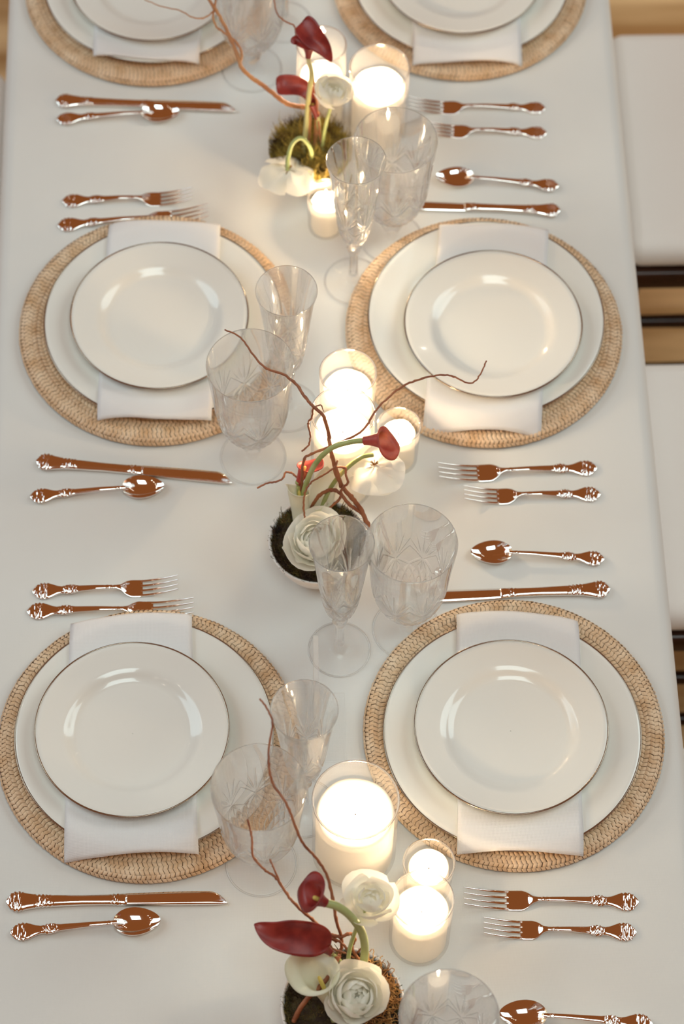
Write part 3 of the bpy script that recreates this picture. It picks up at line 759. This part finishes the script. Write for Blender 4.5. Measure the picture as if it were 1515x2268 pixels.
def blade(parent, pts, W, face, mat, cup=.3, p0=.45, p1=.85, name='spathe_blade', wave=.04):
    """broad petal along pts (world), rounded at the start, pointed at the end"""
    L0 = Vector(parent.location); S = spline([tuple(Vector(p)-L0) for p in pts], 8); k = len(S); n = 12; P = np.zeros((k, n+1, 3)); pk = (p0/(p0+p1))**p0*(p1/(p0+p1))**p1
    for i in range(k):
        v = i/(k-1); T = Vector(S[min(i+1, k-1)])-Vector(S[max(i-1, 0)]); T.normalize()
        sd = T.cross(Vector(face)).normalized(); nn = sd.cross(T).normalized(); wd = W*(max(v, 1e-4)**p0*max(1-v, 1e-4)**p1)/pk+.0003
        for j in range(n+1):
            u = j/n*2-1; h = cup*wd*u*u+wave*W*math.sin(v*9+u*3)
            P[i, j] = Vector(S[i])+sd*(u*wd)+nn*h
    o = MB().grid(P).build(name, M[mat], parent); so = o.modifiers.new('thickness', 'SOLIDIFY'); so.thickness = .0007; so.offset = 0; return o
def branch_tube(b, pts, r0, r1, seed=0, knob=.18, m=7):
    rs = np.random.default_rng(seed); S = spline(pts, m); k = len(S)
    rad = [.80*(r0+(r1-r0)*i/(k-1))*(1+knob*(rs.random()**6)*2) for i in range(k)]
    S = [np.array(p)+rs.normal(0, .00025, 3) for p in S]
    b.tube(S, rad, 8)
def willow(loc, limbs, lab, mat='twig'):
    """limbs: list of (name, [(px,py,z)...], r0, r1)"""
    L0 = Vector(loc); t = thing('willow_branch', loc, lab, 'branch', 'curly willow branches')
    for i, (nm_, pts, r0, r1) in enumerate(limbs):
        P = [tuple(at(x, y, z)-L0) for x, y, z in pts]
        b = MB(); branch_tube(b, P, r0, r1, i+3); b.build(nm_, M[mat], t)
    return t
def bowl(c, r, h, lab, moss, moss_h, cnt, ln, seed, curl=.5, extra=None):
    t = thing('flower_bowl', (c[0], c[1], 0), lab, 'bowl', 'white bowls filled with moss')
    MB().lathe([(.0005, .0002), (r*.55, .0002), (r*.62, .002), (r*.80, h*.35), (r*.93, h*.7), (r, h-.001), (r-.001, h), (r-.003, h-.001), (r*.90, h*.7), (r*.70, h*.3), (.0005, h*.2)], 80).build('bowl_body', M['ceramic'], t)
    MB().lathe([(.0005, h+moss_h*.55), (r*.4, h+moss_h*.45), (r*.75, h+moss_h*.1), (r-.004, h-.006)], 40).build('moss_bed', M['soil'], t)
    rs = np.random.default_rng(seed); V = []; Fc = []
    for i in range(cnt):
        a = rs.uniform(0, 6.283); rr = (r-.005)*math.sqrt(rs.random()); x, y = rr*math.cos(a), rr*math.sin(a)
        z = h+moss_h*.55*(1-(rr/r)**2)-.004
        d = np.array([x*.9/r+rs.normal(0, .55), y*.9/r+rs.normal(0, .55), 1.0]); d /= np.linalg.norm(d); l = ln*rs.uniform(.5, 1.3)
        sd = np.cross(d, rs.normal(0, 1, 3)); sd /= np.linalg.norm(sd); wd = rs.uniform(.0004, .0009)
        cv = rs.normal(0, curl, 3)*l; p = np.array([x, y, z]); k0 = len(V)
        for q in (0, .35, .7, 1):
            c0 = p+d*l*q+cv*q*q; e_ = math.hypot(c0[0], c0[1]); c0 = c0*np.array([min(1, (r+.001)/max(e_, 1e-6))]*2+[1]); V += [c0-sd*wd*(1-q*.7), c0+sd*wd*(1-q*.7)]
        Fc += [(k0, k0+1, k0+3, k0+2), (k0+2, k0+3, k0+5, k0+4), (k0+4, k0+5, k0+7, k0+6)]
    b = MB(); b.add(V, Fc); tag(b.build('moss', M[moss], t), 'tuft of moss filling the bowl', kind='stuff')
    return t
B1, B2, B3 = (-.0260, .4830), (-.0290, -.0660), (-.0165, -.6150)
bowl(B1, .050, .048, 'moss-filled bowl under the topmost flowers, green-gold moss', 'moss', .022, 5200, .016, 1, .35)
bowl(B2, .056, .050, 'white bowl of dark moss under the middle flowers, left rim showing', 'moss_dark', .008, 6000, .0055, 2)
b3 = bowl(B3, .0635, .052, 'white bowl of moss at the bottom edge of the photo', 'moss_dark', .004, 6500, .0055, 3)
# curly brown moss spilling over the right of the bottom bowl
rs = np.random.default_rng(9); mb = MB()
for i in range(420):
    a = rs.uniform(-1.1, 1.25); rr = rs.uniform(.030, .054); x, y = rr*math.cos(a), rr*math.sin(a)
    p = np.array([x, y, .052+rs.uniform(0, .012)]); pts = [p]; d = np.array([math.cos(a), math.sin(a), .8])+rs.normal(0, .5, 3)
    for k in range(5):
        d = d+rs.normal(0, .75, 3); d /= np.linalg.norm(d); pts.append(pts[-1]+d*.0032)
    mb.tube(pts, [.0005]*6, 4, False)
tag(mb.build('curly_moss', M['moss_brown'], b3), 'curly brown moss at the right side', kind='stuff')

# --- topmost arrangement
willow(at(697, 335, .055), [
  ('main_limb', [(697, 335, .055), (701, 290, .075), (702, 255, .09), (690, 240, .10), (640, 232, .11), (610, 211, .12), (580, 187, .13), (555, 170, .14), (535, 150, .15), (525, 122, .155), (515, 95, .16), (495, 52, .17), (475, 18, .18), (448, -22, .19)], .0040, .0022),
  ('twig', [(530, 143, .152), (536, 120, .156), (526, 97, .16), (503, 77, .165), (482, 62, .17), (472, 38, .175), (477, 5, .18), (478, -22, .185)], .0018, .0014),
  ('twig', [(476, 20, .178), (462, 34, .178), (447, 40, .178), (425, 38, .18), (400, 24, .18), (360, 15, .18), (318, -2, .18)], .0012, .0007),
  ('side_limb', [(683, 345, .055), (684, 300, .07), (686, 260, .088), (683, 236, .1)], .0030, .0024)],
  'tan curly willow branch rising left from the topmost flower bowl', 'twig_tan')
willow(at(712, 345, .055), [('twig', [(712, 345, .055), (708, 290, .08), (700, 220, .12), (690, 150, .16), (668, 95, .19), (656, 82, .195), (652, 58, .20), (632, 47, .205), (614, 30, .21), (608, 5, .215), (605, -20, .22)], .0018, .0009)],
  'thin curly willow twig going up behind the topmost red calla', 'twig')
c_ = calla(at(683, 128, .195), at(684, 100, .21), at(700, 90, .21), .0090, 'dark burgundy calla topmost in the photo with a pointed tip', 'red_calla', .6, .15,
      stem=[at(672, 345, .055), at(677, 290, .08), at(683, 220, .12), at(690, 165, .17), at(685, 138, .19)], stem_r=.0030, stem_mat='stem_pale', grp='dark red calla lilies')
blade(c_, [at(668, 50, .225), at(680, 62, .225), at(697, 85, .222), at(718, 108, .215), at(735, 137, .205)], .0135, (-.3, -.4, .85), 'red_calla', .45, .35, .75)
blade(c_, [at(690, 108, .212), at(672, 95, .214), at(655, 88, .216), at(650, 98, .214)], .0055, (0, -.5, .85), 'red_calla', -.6, .4, .5)
c_ = calla(at(704, 262, .095), at(690, 225, .115), at(680, 205, .12), .0060, 'dark burgundy calla leaning left just above the topmost moss bowl', 'red_calla', .4, .3,
      stem=[at(706, 330, .055), at(706, 290, .075)], stem_r=.0025, grp='dark red calla lilies')
blade(c_, [at(612, 192, .125), at(628, 190, .127), at(655, 192, .125), at(682, 206, .12), at(702, 246, .10)], .0125, (.1, -.35, .9), 'red_calla', .35, .28, .6)
ranunculus(at(738, 203, .155), .0235, (.25, .1, .9), 'blurred white ranunculus between the topmost candles', 22, .8, seed=3, stem=[at(712, 340, .055), at(720, 285, .09), at(736, 225, .135)], opened=.8)
open_bloom(at(637, 380, .075), .0330, (-.10, -.25, -.85), 'drooping white ranunculus on an arched stem beside the topmost moss bowl', 9, 4, cup=.35,
      stem=[at(690, 360, .05), at(688, 330, .09), at(668, 306, .11), at(648, 318, .105), at(638, 350, .09), at(637, 378, .08)])
# --- middle arrangement
willow(at(818, 1172, .055), [
  ('main_limb', [(818, 1172, .055), (801, 1132, .075), (781, 1104, .09), (757, 1076, .105), (744, 1040, .125), (733, 1000, .145), (727, 955, .16), (715, 920, .175), (695, 902, .18), (680, 885, .185), (655, 850, .19), (625, 828, .195), (590, 816, .20), (560, 785, .205), (533, 748, .21), (497, 730, .215)], .0036, .0011),
  ('twig', [(694, 903, .18), (690, 925, .172), (683, 938, .165), (687, 962, .155), (684, 985, .148), (668, 1000, .14)], .0015, .0011),
  ('twig', [(696, 904, .18), (704, 898, .182), (712, 899, .182), (717, 911, .18)], .0012, .0006),
  ('loop', [(760, 1083, .10), (740, 1040, .12), (764, 1036, .12), (766, 1052, .118), (770, 1070, .112), (757, 1084, .105), (752, 1106, .095), (726, 1128, .075), (705, 1150, .055)], .0016, .0018),
  ('side_limb', [(806, 1140, .07), (775, 1118, .085), (750, 1090, .095), (728, 1086, .095), (705, 1100, .085), (690, 1125, .07), (688, 1150, .055)], .0024, .0026)],
  'main curly willow branch reaching up over the middle goblet')
willow(at(700, 1180, .055), [
  ('main_limb', [(697, 1182, .055), (680, 1162, .075), (673, 1130, .09), (675, 1092, .105), (690, 1068, .115), (718, 1051, .125), (740, 1036, .13), (748, 1020, .135)], .0013, .0012)],
  'thin looping willow twig in front of the white calla')
willow(at(668, 1140, .055), [
  ('main_limb', [(668, 1140, .055), (668, 1080, .10), (673, 1020, .135), (690, 1006, .14), (740, 985, .15), (785, 965, .16), (810, 945, .165), (831, 912, .17), (850, 890, .175), (890, 857, .18), (930, 840, .185), (970, 831, .185), (1005, 834, .185), (1033, 848, .185), (1052, 845, .185), (1066, 825, .188), (1078, 799, .19)], .0020, .0010)],
  'curly willow branch reaching right across the middle right plate')
willow(at(668, 1135, .052), [
  ('main_limb', [(668, 1135, .052), (664, 1095, .08), (662, 1068, .095), (652, 1052, .10), (634, 1046, .10), (626, 1060, .098), (612, 1067, .095), (592, 1070, .092), (569, 1081, .09)], .0016, .0012)],
  'short crooked willow twig pointing left from the middle flowers')
calla(at(806, 976, .185), at(858, 972, .195), at(895, 1000, .18), .0150, 'bright red calla with a curled lip in front of the middle votive', 'red_calla_bright', 1.3, .35,
      stem=[at(676, 1150, .055), at(672, 1100, .09), at(684, 1056, .12), at(704, 1020, .15), at(735, 992, .17), at(775, 979, .182)], stem_r=.0030, grp='dark red calla lilies', r0=.0045, spadix=False)
calla(at(660, 1072, .10), at(678, 1028, .12), at(712, 1030, .115), .0125, 'small red calla behind the green stem of the middle flowers', 'red_calla_bright', .8, .5,
      stem=[at(664, 1140, .055), at(662, 1110, .075)], stem_r=.002, grp='dark red calla lilies')
calla(at(668, 1160, .060), at(662, 1078, .100), at(648, 1085, .098), .0135, 'pale green-white calla standing upright at the left of the middle flowers', 'white_calla', .5, .12, grp='white calla lilies', r0=.009)
c_ = calla(at(700, 1165, .060), at(706, 1120, .080), at(720, 1080, .10), .0090, 'pale white calla petal behind the looping twigs of the middle flowers', 'white_calla', .3, .3, grp='white calla lilies', spadix=False, r0=.006)
blade(c_, [at(702, 1160, .052), at(708, 1115, .064), at(722, 1070, .075), at(752, 1025, .085)], .0150, (-.1, -.5, .8), 'white_calla', .45, .5, .6)
open_bloom(at(830, 1036, .112), .0345, (.10, -.10, -.85), 'white ranunculus seen from behind below the bright red calla', 9, 7, cup=.32,
      stem=[at(706, 1150, .055), at(715, 1118, .075), at(735, 1076, .095), at(765, 1040, .115), at(800, 1013, .125), at(826, 1008, .122)])
ranunculus(at(698, 1196, .082), .0315, (-.18, -.15, 1), 'big white ranunculus resting on the dark moss of the middle bowl', 34, .72, seed=5, opened=.9, outer=92)
# --- bottom arrangement
willow(at(748, 2130, .06), [
  ('main_limb', [(748, 2130, .06), (757, 2085, .085), (745, 2040, .12), (737, 1990, .15), (722, 1935, .18), (700, 1900, .20), (672, 1868, .22), (652, 1825, .235), (634, 1780, .25), (606, 1738, .26), (596, 1700, .27), (596, 1650, .28), (604, 1605, .29), (592, 1570, .295), (575, 1548, .30)], .0022, .0012),
  ('twig', [(745, 2085, .085), (722, 2066, .10), (690, 2035, .12), (655, 2005, .14), (632, 1975, .15), (612, 1945, .16), (585, 1925, .17), (560, 1895, .18), (558, 1855, .19), (548, 1815, .20)], .0022, .0012),
  ('twig', [(620, 1955, .157), (608, 1925, .165), (598, 1904, .17)], .0014, .0010)],
  'long curly willow branch passing over the lower goblet')
willow(at(740, 2140, .06), [
  ('main_limb', [(742, 2150, .055), (735, 2110, .08), (722, 2085, .09), (735, 2072, .095), (755, 2075, .095), (775, 2068, .095), (786, 2080, .09), (780, 2100, .08), (798, 2130, .065), (805, 2140, .06)], .0024, .0020),
  ('twig', [(775, 2140, .06), (770, 2105, .08), (752, 2085, .09), (728, 2078, .095), (735, 2100, .085), (762, 2110, .08), (785, 2122, .07)], .0017, .0012),
  ('twig', [(792, 2110, .075), (802, 2098, .08)], .0016, .0008)],
  'knotted willow twigs in the middle of the bottom flowers')
willow(at(650, 2262, .055), [
  ('main_limb', [(650, 2262, .05), (672, 2222, .065), (705, 2190, .075), (730, 2160, .085), (746, 2128, .09), (752, 2115, .09)], .0034, .0024),
  ('stub', [(738, 2140, .088), (748, 2118, .095)], .0040, .0030)],
  'thick willow stick crossing the rim of the bottom bowl')
calla(at(722, 2000, .185), at(690, 1985, .195), at(640, 1942, .20), .0170, 'dark burgundy calla facing left at the bottom of the photo', 'red_calla', 1.2, .35,
      stem=[at(803, 2150, .06), at(808, 2100, .10), at(800, 2062, .13), at(775, 2028, .16), at(748, 2008, .178)], stem_r=.0042, grp='dark red calla lilies', r0=.0045)
c_ = calla(at(735, 2112, .10), at(712, 2092, .112), at(690, 2080, .12), .0090, 'long dark burgundy calla spathe pointing left over the bottom bowl', 'red_calla', .3, .3,
      stem=[at(765, 2160, .055), at(755, 2130, .08)], stem_r=.002, grp='dark red calla lilies', spadix=False)
blade(c_, [at(732, 2092, .115), at(700, 2082, .125), at(650, 2075, .135), at(605, 2068, .14), at(563, 2047, .145)], .0175, (0, -.45, .85), 'red_calla', .35, .55, .75)
calla(at(735, 2225, .060), at(702, 2155, .105), at(668, 2108, .118), .0215, 'white calla with a yellow spadix at the left of the bottom bowl', 'white_calla', 1.3, .35, grp='white calla lilies', r0=.007,
      stem=[at(742, 2262, .052), at(738, 2235, .06)], stem_r=.0045)
ranunculus(at(790, 2205, .090), .0290, (.15, -.25, 1), 'big white ranunculus on the moss of the bottom bowl', 32, .85, seed=8, opened=.9, outer=98)
ranunculus(at(822, 1990, .150), .0255, (.1, .1, 1), 'white ranunculus in front of the widest candle near the bottom', 20, .75, seed=11, opened=1.3, outer=85,
      stem=[at(768, 2150, .06), at(775, 2100, .09), at(790, 2055, .12), at(808, 2015, .14)])
